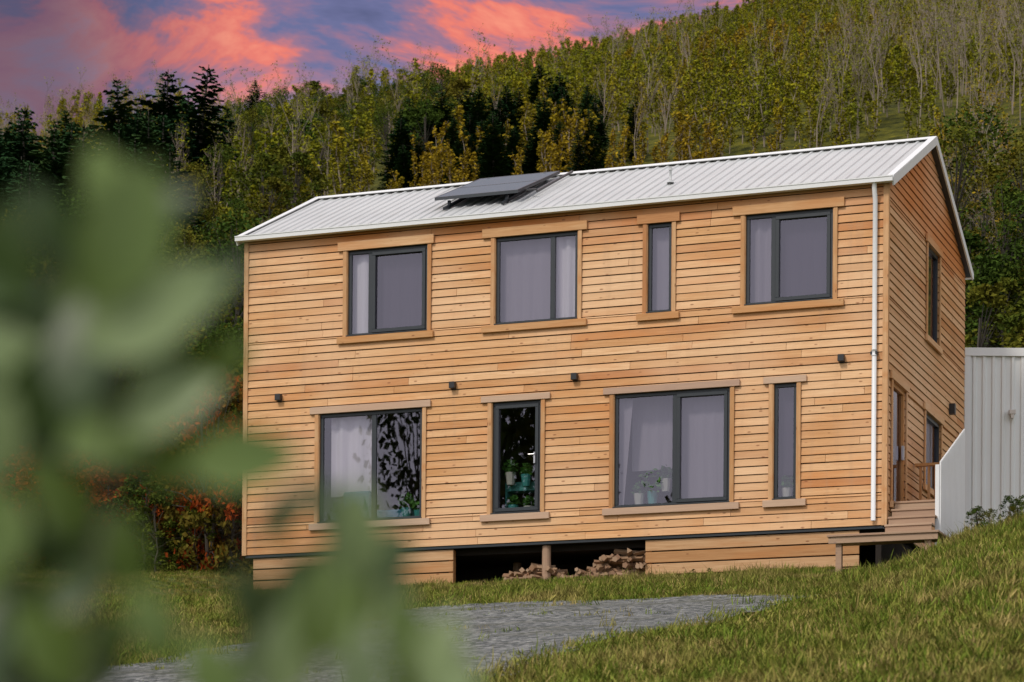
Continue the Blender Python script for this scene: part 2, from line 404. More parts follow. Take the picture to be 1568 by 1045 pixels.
drape('curtain_6',9.7,10.15,3.9,5.6,M_cur3); drape('curtain_7',10.2,11.3,3.9,5.6,M_cur2,.2,.006)
drape('curtain_8',1.68,2.62,1.05,2.7,M_cur,.2,.03,20); drape('curtain_9',7.3,7.42,.4,2.7,M_cur3,.14,.03,30,top=7.62)
drape('curtain_10',7.5,8.42,1.25,2.7,M_cur3,.4,.01)
drape('curtain_11',8.45,9.45,.4,2.7,M_cur3,.25,.006); drape('curtain_12',10.25,10.65,1.0,2.7,M_cur2,.2,.01)
mb=MB(); mb.box(5.78,5.81,-.06,-.02,1.42,1.62); mb.tube([(5.795,-.07,1.58),(5.68,-.075,1.58)],[.011,.01],8); mb.tube([(5.795,-.02,1.58),(5.795,-.08,1.58)],[.011,.011],8)
mb.obj('door_handle',M_steel,house)
M_inleaf=leafmat('houseplant_leaf',[(0,(.05,.15,.03)),(1,(.11,.27,.05))],None)
def leafcloud(mb,c,r,n,s,rg,flat=1.0):
    for _ in range(n):
        d=Vector((rg.gauss(0,1),rg.gauss(0,1),rg.gauss(0,1))).normalized()*(rg.random()**.4)
        p=Vector(c)+Vector((d.x*r,d.y*r,d.z*r*flat))
        u=Vector((rg.gauss(0,1),rg.gauss(0,1),rg.gauss(0,.6))).normalized(); w=u.cross(Vector((rg.gauss(0,1),rg.gauss(0,1),rg.gauss(0,1)))).normalized()
        k=s*rg.uniform(.6,1.3); u*=k;w*=k*.5
        mb.quadlist([p-u,p+w,p+u,p-w],[(0,1,2,3)],rg.random())
for i,(x,z,r,mt) in enumerate(((5.25,1.42,.17,M_potw),(5.55,1.35,.14,M_pot),(5.3,.80,.13,M_pot),(5.6,.76,.12,M_potw),(7.95,1.0,.28,M_pot),(8.2,1.15,.17,M_potw),(7.7,.9,.15,M_potw),(1.85,.85,.17,M_pot),(3.2,.88,.18,M_pot),(3.45,.8,.14,M_pot),(10.42,.85,.14,M_potw))):
    m=MB(); m.tube([(x,.2,z-r-.16),(x,.2,z-r*.6)],[.07,.1],10); m.obj('plant_pot_%d'%i,mt,house)
    m=MB(); leafcloud(m,(x,.2,z),r*.9,110,.05,rnd); m.obj('houseplant_leaves_%d'%i,M_inleaf,house)
mb=MB(); mb.box(5.1,5.85,.32,.6,1.0,1.16); mb.box(5.1,5.85,.1,.6,.52,.57); mb.box(5.1,5.14,.32,.6,.57,1.0); mb.obj('plant_shelf',M_pot,house)
mb=MB(); mb.box(1.6,3.5,.3,.7,.35,.78);mb.box(7.4,8.4,.3,.7,.35,.6); mb.box(1.95,2.5,.12,.28,.6,1.12); mb.obj('window_bench',M_teal,house,bevel=.03)
def sidewin(name,y0,y1,z0,z1,door=False):
    t=MB(); X=W
    t.box(X+.037,X+.078,y0-.16,y1+.16,z1+.003,z1+.14,.3); t.box(X+.037,X+.085,y0-.14,y1+.14,z0-.11,z0-.003,.7)
    t.box(X+.037,X+.062,y0-.075,y0-.002,z0,z1,.5); t.box(X+.037,X+.062,y1+.002,y1+.07,z0,z1,.6)
    t.obj(name+'_trim',M_woodY,house,bevel=.003)
    f=MB(); w=.07; m=M_frame if not door else M_trimZ
    f.box(X-.07,X+.01,y0,y1,z0,z0+w);f.box(X-.07,X+.01,y0,y1,z1-w,z1);f.box(X-.07,X+.01,y0,y0+w,z0+w,z1-w);f.box(X-.07,X+.01,y1-w,y1,z0+w,z1-w)
    f.obj(name+'_frame',m,house)
    g=MB(); g.quadlist([(X-.03,y0+w,z0+w),(X-.03,y1-w,z0+w),(X-.03,y1-w,z1-w),(X-.03,y0+w,z1-w)],[(0,1,2,3)]); g.obj(name+'_glass',M_glass,house)
sidewin('gable_door',*sops[0],door=True); sidewin('gable_upper_window',*sops[1]); sidewin('gable_lower_window',*sops[2])
mb=MB(); mb.box(W+.0,W+.04,1.3,1.36,1.35,1.6); mb.obj('gable_door_handle',M_steel,house)
for x in (.71,4.21,6.56,11.44):
    m=MB(); m.box(x-.055,x+.055,-.14,-.03,2.86,2.98); m.box(x-.04,x+.04,-.035,-.02,2.84,3.0); m.obj('wall_lamp',M_black,house,bevel=.006)
m=MB(); m.box(W+.03,W+.14,5.3,5.42,2.9,3.1); m.obj('gable_wall_lamp',M_black,house)
# roof
def roofslope(mb,sgn):
    x0,x1=-.14,W+.14; ov=.13
    prof=[];x=x0
    while x<x1-.01:
        prof+=[(x,0),(x+.135,0),(x+.150,.024),(x+.185,.024),(x+.2,0)] ; x+=.2
    pts=[];ya=-ov; yb=D/2
    for (px,h) in prof:
        px=min(px,x1)
        for yy in (ya,yb):
            z=H+.03+PIT*yy+h
            pts.append((px,yy if sgn>0 else D-yy,z))
    b=len(mb.v); mb.v+=pts
    for i in range(len(prof)-1):
        if abs(prof[i+1][0]-prof[i][0])<1e-6: continue
        f=(b+2*i,b+2*i+2,b+2*i+3,b+2*i+1); mb.f.append(f if sgn>0 else f[::-1]); mb.t.append(.5)
mb=MB(); roofslope(mb,1); roofslope(mb,-1)
mb.obj('roof_sheets',M_roof,house)
mb=MB()
for s in (0,1):
    f=(lambda y:y) if s==0 else (lambda y:D-y)
    a=[(-.13,f(-.1),H+.01-.1*PIT),(W+.13,f(-.1),H+.01-.1*PIT),(W+.13,f(D/2),RH+.01),(-.13,f(D/2),RH+.01)]
    lo=[(-.13,f(-.1),H-.1),(W+.13,f(-.1),H-.1),(W+.13,f(D/2),RH-.06),(-.13,f(D/2),RH-.06)]
    mb.hexa(lo+a)
mb.obj('roof_deck',M_frame,house)  # near-black slab, its colour gives the shadow line under the eaves
mb=MB()
mb.box(-.15,W+.15,-.23,-.115,H-.105,H-.03); mb.box(-.15,W+.15,-.24,-.22,H-.03,H-.012)
mb.box(-.15,W+.15,D+.115,D+.23,H-.115,H-.02)
for X in (-.145,W+.145):
    mb.beam((X,-.16,H-.06-.16*PIT+.04),(X,D/2+.01,RH+.02),.03,.15); mb.beam((X,D+.16,H-.06-.16*PIT+.04),(X,D/2-.01,RH+.02),.028,.148)
    mb.beam((X-.05*(1 if X>0 else -1),-.15,H+.075-.15*PIT),(X-.05*(1 if X>0 else -1),D/2,RH+.085),.12,.012)
mb.beam((-.14,D/2-.07,RH+.05),(W+.14,D/2-.07,RH+.05),.18,.012,up=(0,-.42,.9)); mb.beam((-.14,D/2+.07,RH+.05),(W+.14,D/2+.07,RH+.05),.18,.012,up=(0,.42,.9))
mb.obj('roof_flashing_gutter',M_white,house)
mb=MB(); x=-.03
while x<W+.1:
    mb.box(x-.014,x+.014,-.07,-.04,H+.03-.05*PIT,H+.055-.05*PIT); x+=.2
mb.obj('roof_screws',M_frame,house)
mb=MB(); mb.tube([(12.02,-.17,5.9),(12.02,-.16,5.78),(12.02,-.085,5.6),(12.02,-.085,.08)],[.042]*4,12)
mb.tube([(12.02,-.085,2.92),(12.02,-.085,3.02)],[.052,.052],12)
mb.obj('downpipe',M_white,house,smooth=True)
mb=MB(); mb.box(11.96,12.08,-.13,-.03,2.94,2.99); mb.obj('downpipe_clip',M_black,house)
# solar panel
sp=MB(); 
def rp(x,y,h): return (x,y,H+.06+PIT*y+h)
def slab(mb,x0,x1,y0,y1,h0,h1,th):
    mb.hexa([rp(x0,y0,h0-th),rp(x1,y0,h0-th),rp(x1,y1,h1-th),rp(x0,y1,h1-th),rp(x0,y0,h0),rp(x1,y0,h0),rp(x1,y1,h1),rp(x0,y1,h1)])
slab(sp,3.48,5.08,.85,1.95,.22,.17,.05); slab(sp,3.48,5.08,1.99,3.1,.168,.12,.05)
m,nt=newmat('solar_cells'); g=geo(nt); br=N(nt,'ShaderNodeTexBrick'); br.offset=0; br.inputs['Scale'].default_value=6; br.inputs['Mortar Size'].default_value=.02
br.inputs['Color1'].default_value=(.075,.10,.13,1);br.inputs['Color2'].default_value=(.08,.105,.135,1);br.inputs['Mortar'].default_value=(.15,.16,.18,1); L(nt,g,br.inputs['Vector'])
finish(nt,br.outputs[0],.5,spec=.2); sp.obj('solar_panel',m,house)
mb=MB()
for (y0,y1,h0,h1) in ((.85,1.95,.224,.174),(1.99,3.1,.172,.124)):
    for x0,x1 in ((3.455,3.479),(5.081,5.11)): slab(mb,x0,x1,y0,y1,h0,h1,.06)
    for a in (y0-.024,y1): slab(mb,3.455,5.11,a,a+.024,h0 if a<y0 else h1,h0 if a<y0 else h1,.06)
mb.obj('solar_frame',M_frame,house)
mb=MB(); slab(mb,5.33,5.37,1.2,3.15,.12,.10,.04); slab(mb,5.114,5.33,1.2,1.24,.15,.15,.03); mb.obj('solar_rail',M_black,house)
mb=MB()
for x in (3.7,4.85):
    for y in (.95,2.0,3.0): mb.beam(rp(x,y,-.03),rp(x,y,.12),.05,.05,up=(1,0,0))
    mb.beam(rp(x,.7,.02),rp(x,3.1,.02),.05,.05)
mb.obj('solar_mounts',M_frame,house)
mb=MB(); p=rp(7.9,1.3,0); mb.tube([p,(p[0],p[1],p[2]+.24)],[.022,.022],10); mb.tube([(p[0],p[1],p[2]+.23),(p[0],p[1],p[2]+.27)],[.036,.032],10); mb.tube([p,(p[0],p[1],p[2]+.05)],[.07,.03],10)
mb.obj('roof_vent',M_roof,house,smooth=True)
# steps / deck / railing
deck=empty('entrance_deck')
mb=MB()
x0,x1=12.3,13.12
top=.46
for k in range(5):
    z=top-k*.172; y=.32-.26*k
    if k==0: 
        for j in range(14): mb.box(x0-.04,x1,.32+j*.145,.32+j*.145+.139,z-.035,z,rnd.random())
        mb.box(x0,x1,.34,.36,z-.172,z-.036,rnd.random())
    else:
        mb.box(x0,x1,y,y+.25,z-.035,z,rnd.random()); mb.box(x0+.01,x1-.01,y+.02,y+.04,z-.172,z-.036,rnd.random())
for j in range(9): mb.box(11.62,13.5,-1.75+j*.125,-1.75+j*.125+.119,-.42,-.385,rnd.random())
mb.box(11.64,13.48,-1.72,-1.68,-.53,-.421,.2); 
for x in (11.8,13.3): mb.box(x-.05,x+.05,-1.66,-1.56,-1.2,-.42,.5)
mb.obj('deck_boards_steps',M_deck,deck,bevel=.003)
mb=MB()
for x in (12.35,12.5,12.62,12.74,12.86,12.98): mb.box(x-.022,x+.022,2.2,2.24,.46,1.38,rnd.random())
mb.box(12.25,13.1,2.17,2.27,1.38,1.43,.5); mb.box(12.25,13.1,2.18,2.26,.6,.65,.5); mb.box(12.9,12.99,2.16,2.26,.46,1.5,.4)
mb.obj('timber_railing',M_trimZ,deck)
fence=empty('white_slat_screen')
mb=MB(); y=0.0
while y<2.1:
    h0=1.05+y*.45; h1=1.05+(y+.08)*.45
    mb.hexa([(13.15,y,-.36),(13.175,y,-.36),(13.175,y+.08,-.36),(13.15,y+.08,-.36),(13.15,y,h0),(13.175,y,h0),(13.175,y+.08,h1),(13.15,y+.08,h1)]); y+=.105
mb.beam((13.13,0,-.1),(13.13,2.1,-.1),.03,.09); mb.beam((13.13,0,.9),(13.13,2.1,1.84),.03,.09); mb.box(13.08,13.148,2.05,2.12,-.9,1.9); mb.box(13.08,13.148,-.02,.05,-.9,1.0)
mb.obj('slats',M_white,fence)
# white corrugated shed
shed=empty('white_corrugated_shed')
def corr():
    m,nt=newmat('white_profiled_steel'); g=geo(nt); n=noise(nt,g,.7,5); n2=noise(nt,mapping(nt,g,(5,5,.3)),1,4)
    c=mix(nt,n,(.66,.68,.67),(.77,.78,.77)); c=mix(nt,mrange(nt,n2,.55,.8,0,.3),c,(.50,.50,.46)); finish(nt,c,.5); return m
M_corr=corr()
org=Vector((*P(0.1663,53.6),0)); o3=Vector((org.x,org.y,0)); Fv=Vector((FW.x,FW.y,0)); Rv=Vector((RT.x,RT.y,0)); zt=4.60;zb=-1.2
mb=MB(); u=0; pr=[]
while u<8.0: pr+=[(u,0),(u+.10,0),(u+.12,.03),(u+.17,.03),(u+.19,0)]; u+=.19
for (uu,h) in pr:
    for z in (zb,zt-.05): 
        q=o3+Rv*uu-Fv*h; mb.v.append((q.x,q.y,z))
for i in range(len(pr)-1):
    if pr[i+1][0]-pr[i][0]<1e-6: continue
    mb.f.append((2*i,2*i+2,2*i+3,2*i+1)); mb.t.append(.5)
mb.obj('front_sheets',M_corr,shed)
def obx(mb,u0,u1,d0,d1,z0,z1):
    c=[o3+Rv*u+Fv*d for u,d in ((u0,d0),(u1,d0),(u1,d1),(u0,d1))]
    mb.hexa([(q.x,q.y,z0) for q in c]+[(q.x,q.y,z1) for q in c])
mb=MB(); obx(mb,0,8,.01,6,zb,zt-.06); mb.obj('shed_body',M_corr,shed)
mb=MB(); obx(mb,-.05,8.05,-.06,-.035,zt-.16,zt); obx(mb,-.05,8.05,-.035,6.05,zt-.03,zt-.001); obx(mb,-.05,.06,-.05,-.032,zb,zt-.161); mb.obj('shed_flashing',M_white,shed)
mb=MB(); obx(mb,.82,.94,-.16,-.04,3.28,3.36); obx(mb,.85,.91,-.15,-.06,3.2,3.28); mb.obj('shed_lamp',M_potw,shed)
# firewood
mb=MB(); rg=random.Random(3)
def stick(x,y,z,ln,r,ang,tilt):
    d=Vector((math.cos(ang)*math.cos(tilt),math.sin(ang)*math.cos(tilt),math.sin(tilt)))*ln/2; p=Vector((x,y,z))
    mb.tube([p-d,p+d],[r,r*rg.uniform(.8,1)],rg.choice((3,4,5)),t=rg.random())
for i in range(480):
    x=rg.uniform(5.2,7.85); hm=.16+.42*ss(6.3,7.5,x)+.26*ss(.6,0,abs(x-5.75)); z=-.82+rg.random()**.8*hm
    stick(x,rg.uniform(.16,.75),z+.03,rg.uniform(.25,.55),rg.uniform(.03,.065),rg.choice((rg.uniform(-.5,.5),rg.uniform(1.0,2.1))),rg.uniform(-.2,.2))
mb.obj('firewood_pile',M_log)
# ------------------------------------------------------------------ vegetation prototypes
PRO=bpy.data.collections.new('prototypes')
def proto(name,parts):
    me=bpy.data.meshes.new(name); v=[];f=[];mi=[];t=[]
    for k,(m,mat) in enumerate(parts):
        b=len(v); v+=m.v; f+=[tuple(i+b for i in q) for q in m.f]; mi+=[k]*len(m.f); t+=m.t; me.materials.append(mat)
    me.from_pydata(v,[],f); me.polygons.foreach_set('material_index',mi)
    at=me.attributes.new('tint','FLOAT','FACE'); at.data.foreach_set('value',t); me.update()
    o=bpy.data.objects.new(name,me); PRO.objects.link(o); return o
def birch(seed,h=6.,nl=9,ls=.10,nb=26,name='birch_tree'):
    rg=random.Random(seed); w=MB(); l=MB()
    tr=[Vector((rg.gauss(0,.05)*i,rg.gauss(0,.05)*i,h*i/6)) for i in range(7)]
    w.tube(tr,[.05*(1-i/6.5)+.012 for i in range(7)],4)
    for k in range(nb):
        f=rg.uniform(.08,.98); z=f*6; i=min(5,int(z)); p=tr[i].lerp(tr[i+1],z-i)
        az=rg.uniform(0,6.28); ln=h*(.24*(1-f)+.07)*rg.uniform(.7,1.2); up=rg.uniform(1.4,3.2)
        d=Vector((math.cos(az),math.sin(az),up)).normalized()*ln
        q=p+d; w.tube([p,p.lerp(q,.5)+Vector((0,0,.03)),q],[.014,.010,.004],3,False)
        for _ in range(int(nl*(1+ln))):
            s=rg.uniform(.2,1.08); leafcloud(l,p+d*s,.2,2,ls,rg)
    return proto(name,[(w,M_barkb),(l,M_lbirch)])
def bare(seed,h=7.,name='bare_tree'):
    rg=random.Random(seed); w=MB(); l=MB()
    def br(p,d,ln,r,lev):
        q=p+d*ln; m=p.lerp(q,.5)+Vector((rg.gauss(0,.04),rg.gauss(0,.04),0))*ln; w.tube([p,m,q],[r,r*.75,r*.45],3 if lev else 5,False)
        if lev>=3: 
            if rg.random()<.75: leafcloud(l,q,.14,2,.08,rg)
            return
        for k in range((9,5,3)[lev]):
            s=rg.uniform(.25,1); b=p.lerp(q,s); az=rg.uniform(0,6.28); sp=(.38,.45,.6)[lev]
            nd=(d+Vector((math.cos(az),math.sin(az),rg.uniform(0,.6)))*sp).normalized()
            br(b,nd,ln*(.36 if lev==0 else .5)*rg.uniform(.6,1.1),r*.42,lev+1)
    br(Vector((0,0,0)),Vector((rg.gauss(0,.04),rg.gauss(0,.04),1)).normalized(),h*.85,.05,0)
    return proto(name,[(w,M_barkb),(l,M_lbirch)])
def conifer(seed,h=9.,name='conifer_tree',fat=.23):
    rg=random.Random(seed); w=MB(); l=MB()
    w.tube([(0,0,0),(0,0,h*.5),(0,0,h)],[.14,.09,.015],6)
    z=.06*h
    while z<h*.99:
        f=z/h; R_=h*fat*(1-f)**.7+.08; nb=9 if f<.8 else 6; a0=rg.uniform(0,6)
        for k in range(nb):
            az=a0+6.283*k/nb+rg.uniform(-.25,.25); ln=R_*rg.uniform(.5,1.2); dz=-.12+.55*f
            d=Vector((math.cos(az),math.sin(az),0)); sd=Vector((-d.y,d.x,0))
            seg=max(3,int(ln/.22))
            for s in range(seg):
                t=(s+.5)/seg; c=Vector((0,0,z))+d*ln*t+Vector((0,0,dz*ln*t-.12*ln*t*t+.1*rg.random()))
                wd=(.10+.22*(1-abs(t-.4)))*min(1,ln*.9)*rg.uniform(.7,1.3)
                for sg in (-1,1):
                    tip=c+sd*sg*wd+d*ln/seg*.9+Vector((0,0,rg.uniform(-.12,.02)))
                    l.quadlist([c-d*.05,c+sd*sg*wd*.45+Vector((0,0,-.05)),tip,c+d*ln/seg*.9+Vector((0,0,.03))],[(0,1,2,3)],rg.random())
        z+=h*.030*rg.uniform(.8,1.3)
    return proto(name,[(w,M_bark),(l,M_lcon)])
def broad(seed,h=7.,mat=None,name='broadleaf_tree',ls=.09,cl=60,per=42,spread=.3,low=.22,tr=1.):
    rg=random.Random(seed); w=MB(); l=MB()
    th=h*.3; w.tube([(0,0,-.3),(rg.gauss(0,.1),0,th*.6),(rg.gauss(0,.15),rg.gauss(0,.15),th),(0,0,h*.8)],[.15*tr,.11*tr,.09*tr,.02],7)
    for k in range(cl):
        az=rg.uniform(0,6.28); f=rg.random(); z=h*(low+(.98-low)*f); rr=h*spread*math.sin(math.pi*min(1,(.18+.8*f)))**.7*rg.uniform(.35,1.1)
        c=Vector((math.cos(az)*rr,math.sin(az)*rr,z)); s0=Vector((0,0,z*.55+.2*th))
        if k%2==0: w.tube([s0,s0.lerp(c,.5)+Vector((0,0,.1)),c],[.04*tr,.025*tr,.008],3,False)
        leafcloud(l,c,h*.075*rg.uniform(.7,1.4),per,ls,rg,.7)
    return proto(name,[(w,M_bark),(l,mat or M_lbroad)])
birches=[birch(s,6.,4,.15) for s in (1,2,3,4,5)]
bares=[bare(s) for s in (11,12,13)]
cons=[conifer(21),conifer(22,fat=.27),conifer(23,fat=.25)]
broads=[broad(s) for s in (31,32,33)]
reds=[broad(s,3.2,M_lred,'autumn_shrub',.07,44,40,.42,.04,.4) for s in (41,42)]
shrubs=[broad(s,3.2,None,'green_shrub',.07,44,40,.42,.04,.4) for s in (43,44)]
def scatter(name,pr,pts,parent):
    me=bpy.data.meshes.new(name); me.from_pydata([p[:3] for p in pts],[],[])
    a=me.attributes.new('rot','FLOAT_VECTOR','POINT'); a.data.foreach_set('vector',[c for p in pts for c in p[3]])
    a=me.attributes.new('scl','FLOAT_VECTOR','POINT'); a.data.foreach_set('vector',[c for p in pts for c in p[4]])
    o=bpy.data.objects.new(name,me); link(o,parent)
    ng=bpy.data.node_groups.new(name,'GeometryNodeTree'); ng.interface.new_socket('Geometry',in_out='INPUT',socket_type='NodeSocketGeometry'); ng.interface.new_socket('Geometry',in_out='OUTPUT',socket_type='NodeSocketGeometry')
    gi=ng.nodes.new('NodeGroupInput');go=ng.nodes.new('NodeGroupOutput');ip=ng.nodes.new('GeometryNodeInstanceOnPoints')
    oi=ng.nodes.new('GeometryNodeObjectInfo'); oi.inputs['Object'].default_value=pr; oi.inputs['As Instance'].default_value=True
    ra=ng.nodes.new('GeometryNodeInputNamedAttribute'); ra.data_type='FLOAT_VECTOR'; ra.inputs['Name'].default_value='rot'
    sa=ng.nodes.new('GeometryNodeInputNamedAttribute'); sa.data_type='FLOAT_VECTOR'; sa.inputs['Name'].default_value='scl'
    ng.links.new(gi.outputs[0],ip.inputs['Points']);ng.links.new(oi.outputs['Geometry'],ip.inputs['Instance'])
    ng.links.new(ra.outputs['Attribute'],ip.inputs['Rotation']);ng.links.new(sa.outputs['Attribute'],ip.inputs['Scale']);ng.links.new(ip.outputs[0],go.inputs[0])
    mo=o.modifiers.new('scatter','NODES'); mo.node_group=ng; return o
def multi(name,protos,pts,parent):
    for k,p in enumerate(protos):
        sub=pts[k::len(protos)]
        if sub: scatter('%s_%d'%(name,k),p,sub,parent)
rv=random.Random(99)
def tp(a,t,s,wide=1.):
    x,y=P(a,t); k=s*rv.uniform(.75,1.25); return (x,y,G(x,y)-.1,(rv.gauss(0,.04),rv.gauss(0,.04),rv.uniform(0,6.28)),(k*wide,k*wide,k))
def rt(t0,t1): return math.sqrt(rv.uniform(t0*t0,t1*t1))
forest=empty('hillside_forest')
B=[];C=[];Q=[];S=[];RD=[];SH=[]
for _ in range(9500):
    a=rv.uniform(-.24,.24); t=rt(84,320)
    x,y=P(a,t); n=mnoise.noise(Vector((x*.03,y*.03,5)))
    if -.09<a<.15 and t<112: continue
    right=ss(-.09,.0,a+n*.06)
    if rv.random()<right:
        far=ss(.10,.17,a+n*.05)
        if rv.random()<.03+.32*far+(.10 if t>285 else 0): Q.append(tp(a,t,.62,1))
        else: B.append(tp(a,t,.44 if t<285 else .58,1.15))
    elif rv.random()<.45:
        r=rv.random()
        if t>240: (Q if r<.45 else B).append(tp(a,t,.85,1.0))
        elif r<.32: S.append(tp(a,t,.55))
        elif r<.72+.2*n: B.append(tp(a,t,.62,1.2))
        elif r<.82: Q.append(tp(a,t,.7))
        elif a<-.09 and r<.9: C.append(tp(a,t,.55))
        else: SH.append(tp(a,t,1.1))
for _ in range(125): C.append(tp(rv.uniform(-.24,-.118),rt(88,160),rv.uniform(.55,.80),1.1))
for _ in range(8): C.append(tp(rv.uniform(-.147,-.120),rv.uniform(125,150),rv.uniform(.75,.87),1.3))
for _ in range(66): C.append(tp(rv.uniform(-.046,.018),rv.uniform(118,142),rv.uniform(.24,.38),1.25))
for _ in range(8): C.append(tp(rv.uniform(.02,.045),rv.uniform(116,130),.36))
for _ in range(12): C.append(tp(rv.uniform(.125,.165),rv.uniform(312,322),1.0,1.4))
for _ in range(80): S.append(tp(rv.uniform(-.24,-.10),rt(68,95),rv.uniform(.6,.85)))
for _ in range(60): SH.append(tp(rv.uniform(-.24,-.085),rt(63,75),rv.uniform(.7,1.2)))
for _ in range(22): SH.append(tp(rv.uniform(-.20,-.100),rt(58.5,61),rv.uniform(.35,.6)))
for _ in range(36): RD.append(tp(rv.uniform(-.18,-.085),rt(60,67),rv.uniform(.6,1.0)))
for _ in range(8): RD.append(tp(rv.uniform(-.115,-.099),rt(58.5,61),rv.uniform(1.1,1.35),.65))
for _ in range(7): RD.append(tp(rv.uniform(.16,.24),rt(66,72),rv.uniform(.8,1.0)))
for _ in range(40): SH.append(tp(rv.uniform(.15,.24),rt(64,80),rv.uniform(.8,1.15)))
for _ in range(22): S.append(tp(rv.uniform(.15,.24),rt(76,92),rv.uniform(.6,.8)))
multi('birch_stand',birches,B,forest); multi('conifer_stand',cons,C,forest); multi('bare_tree_stand',bares,Q,forest)
multi('broadleaf_stand',broads,S,forest); multi('autumn_shrubs',reds,RD,forest); multi('green_shrubs',shrubs,SH,forest)
# trees on the lower slope west of the camera (they mirror in the ground-floor windows)
back=empty('lower_tree_belt'); T=[]
for (x,y,k) in ((-17,-39,1.6),(-15.6,-38,1.65),(-12.2,-39,3.0),(-11.2,-36,2.8),(-9.4,-38,3.0),(-8.2,-40,2.9),(-12.6,-44,3.0),(-6.4,-38,2.2),(-4.8,-40,2.2),(-3,-37,2.1),(-21,-40,1.6),(-10.3,-44,3.1),(0,-41,1.9),(2.5,-38,1.7)): T.append((x,y,G(x,y)-.3,(0,0,rv.uniform(0,6)),(k*.5,k*.5,k)))
multi('lower_trees',broads,T,back)
# ------------------------------------------------------------------ grass
def tuft(seed,n,h,name='grass_tuft'):
    rg=random.Random(seed); m=MB()
    for _ in range(n):
        az=rg.uniform(0,6.28); r=rg.random()**.7*.15; p=Vector((math.cos(az)*r,math.sin(az)*r,-.02)); a2=rg.uniform(0,6.28); le=rg.uniform(.15,1.0)
        hh=h*rg.uniform(.35,1.25); d=Vector((math.cos(a2)*le,math.sin(a2)*le,1)); s=Vector((-math.sin(a2),math.cos(a2),0))*rg.uniform(.003,.006)
        q=p+Vector((d.x*hh*.45,d.y*hh*.45,hh*.6)); e=p+Vector((d.x*hh,d.y*hh,hh*.92))
        m.quadlist([p-s,p+s,q+s*.8,q-s*.8],[(0,1,2,3)],rg.random()); m.quadlist([q-s*.8,q+s*.8,e],[(0,1,2)],rg.random())
    return proto(name,[(m,M_grassblade)])
tufts=[tuft(51,34,.06),tuft(52,34,.095),tuft(53,22,.20)]
pts=[[],[],[]]
def addg(a,t,big=False):
    x,y=P(a,t)
    if inpath(x+rv.gauss(0,.25),y+rv.gauss(0,.25)) and not rv.random()<.012: return
    if -.05<x<12.3 and y>-.02 and y<7: return
    if 11.6<x<13.5 and -1.75<y<0: return
    if 12.2<x<13.2 and y>=0 and y<3: return
    n=mnoise.noise(Vector((x*.6,y*.6,1)))+.5*mnoise.noise(Vector((x*2.,y*2.,4))); r=rv.random()+n*.45+(.06 if x>12.5 else 0)
    i=2 if (r>.96 or big) else (1 if r>.5 else 0); k=rv.uniform(.65,1.4)
    if x<12.5 and y>-4: k*=.75
    pts[i].append((x,y,G(x,y),(rv.gauss(0,.16),rv.gauss(0,.16),rv.uniform(0,6.28)),(k,k,k)))
for _ in range(44000): addg(rv.uniform(-.20,.20),rt(18,50))
for _ in range(4500): addg(rv.uniform(-.20,-.08),rt(48,62))
for _ in range(1500): addg(rv.uniform(.12,.20),rt(40,50),True)
gp=empty('meadow_grass')
for i in range(3): scatter('grass_%d'%i,tufts[i],pts[i],gp)
W_=[];
for _ in range(45):
    x=rv.uniform(13.9,17); y=rv.uniform(-2.5,1.5); k=rv.uniform(.10,.2); W_.append((x,y,G(x,y)-.02,(0,0,rv.uniform(0,6)),(k,k,k)))
for _ in range(25):
    x=rv.uniform(4,12); y=rv.uniform(-.6,-.1); k=rv.uniform(.03,.06); W_.append((x,y,G(x,y)-.02,(0,0,rv.uniform(0,6)),(k,k,k)))
multi('weeds',shrubs,W_,gp)
# ------------------------------------------------------------------ foreground shrub
bx,by=P(0,1.8); shrub=empty('garden_shrub',(bx,by,G(bx,by))); shrub.rotation_euler=(0,0,-YAW)
cam0=cz-G(bx,by)
rl=random.Random(5)
lvs=[MB(),MB(),MB()]; stm=MB()
def leaf(u,v,dep,ln,ang,wd=.55,g=None):
    lv=lvs[rl.randrange(3) if g is None else g]
    c=Vector((u/100,dep/100,cam0+v/100)); ax=Vector((math.cos(ang),rl.uniform(-.4,.4),math.sin(ang))).normalized()
    nrm=Vector((rl.uniform(-.5,.5),-1,rl.uniform(-.3,.9))).normalized(); sd=ax.cross(nrm).normalized(); nrm=sd.cross(ax)
    n=7; vs=[]
    for i in range(n):
        t=i/(n-1); wv=wd*ln*.5*math.sin(math.pi*t**.8)**.8 if 0<t<1 else .0005; b=c+ax*ln*(t-.5)-nrm*ln*.25*(t-.5)**2
        vs+=[b-sd*wv+nrm*wv*.25,b,b+sd*wv+nrm*wv*.25]
    fs=[]
    for i in range(n-1):
        for k in (0,1): fs.append((i*3+k,i*3+k+1,i*3+k+4,i*3+k+3))
    lv.quadlist(vs,fs,rl.random())
stems=[[(-26,-150,0),(-27,-40,2),(-29,10,0),(-27,30,-2),(-25,47,0)],[(-27,-150,6),(-30,-30,8),(-34,15,6),(-33,38,6)],[(-25,-150,-5),(-18,-30,-8),(-13,12,-8),(-12,26,-8)],
       [(-24,-150,-2),(-20,-40,-3),(-17,8,-2),(-17,22,0),(-20,34,2)],[(-25,-150,3),(-14,-30,4),(-8,8,0),(-7,18,0)]]
for s in stems: stm.tube([(p[0]/100,p[2]/100,cam0+p[1]/100) for p in s],[.006,.004,.002,.0015,.001][:len(s)],6,t=.4)
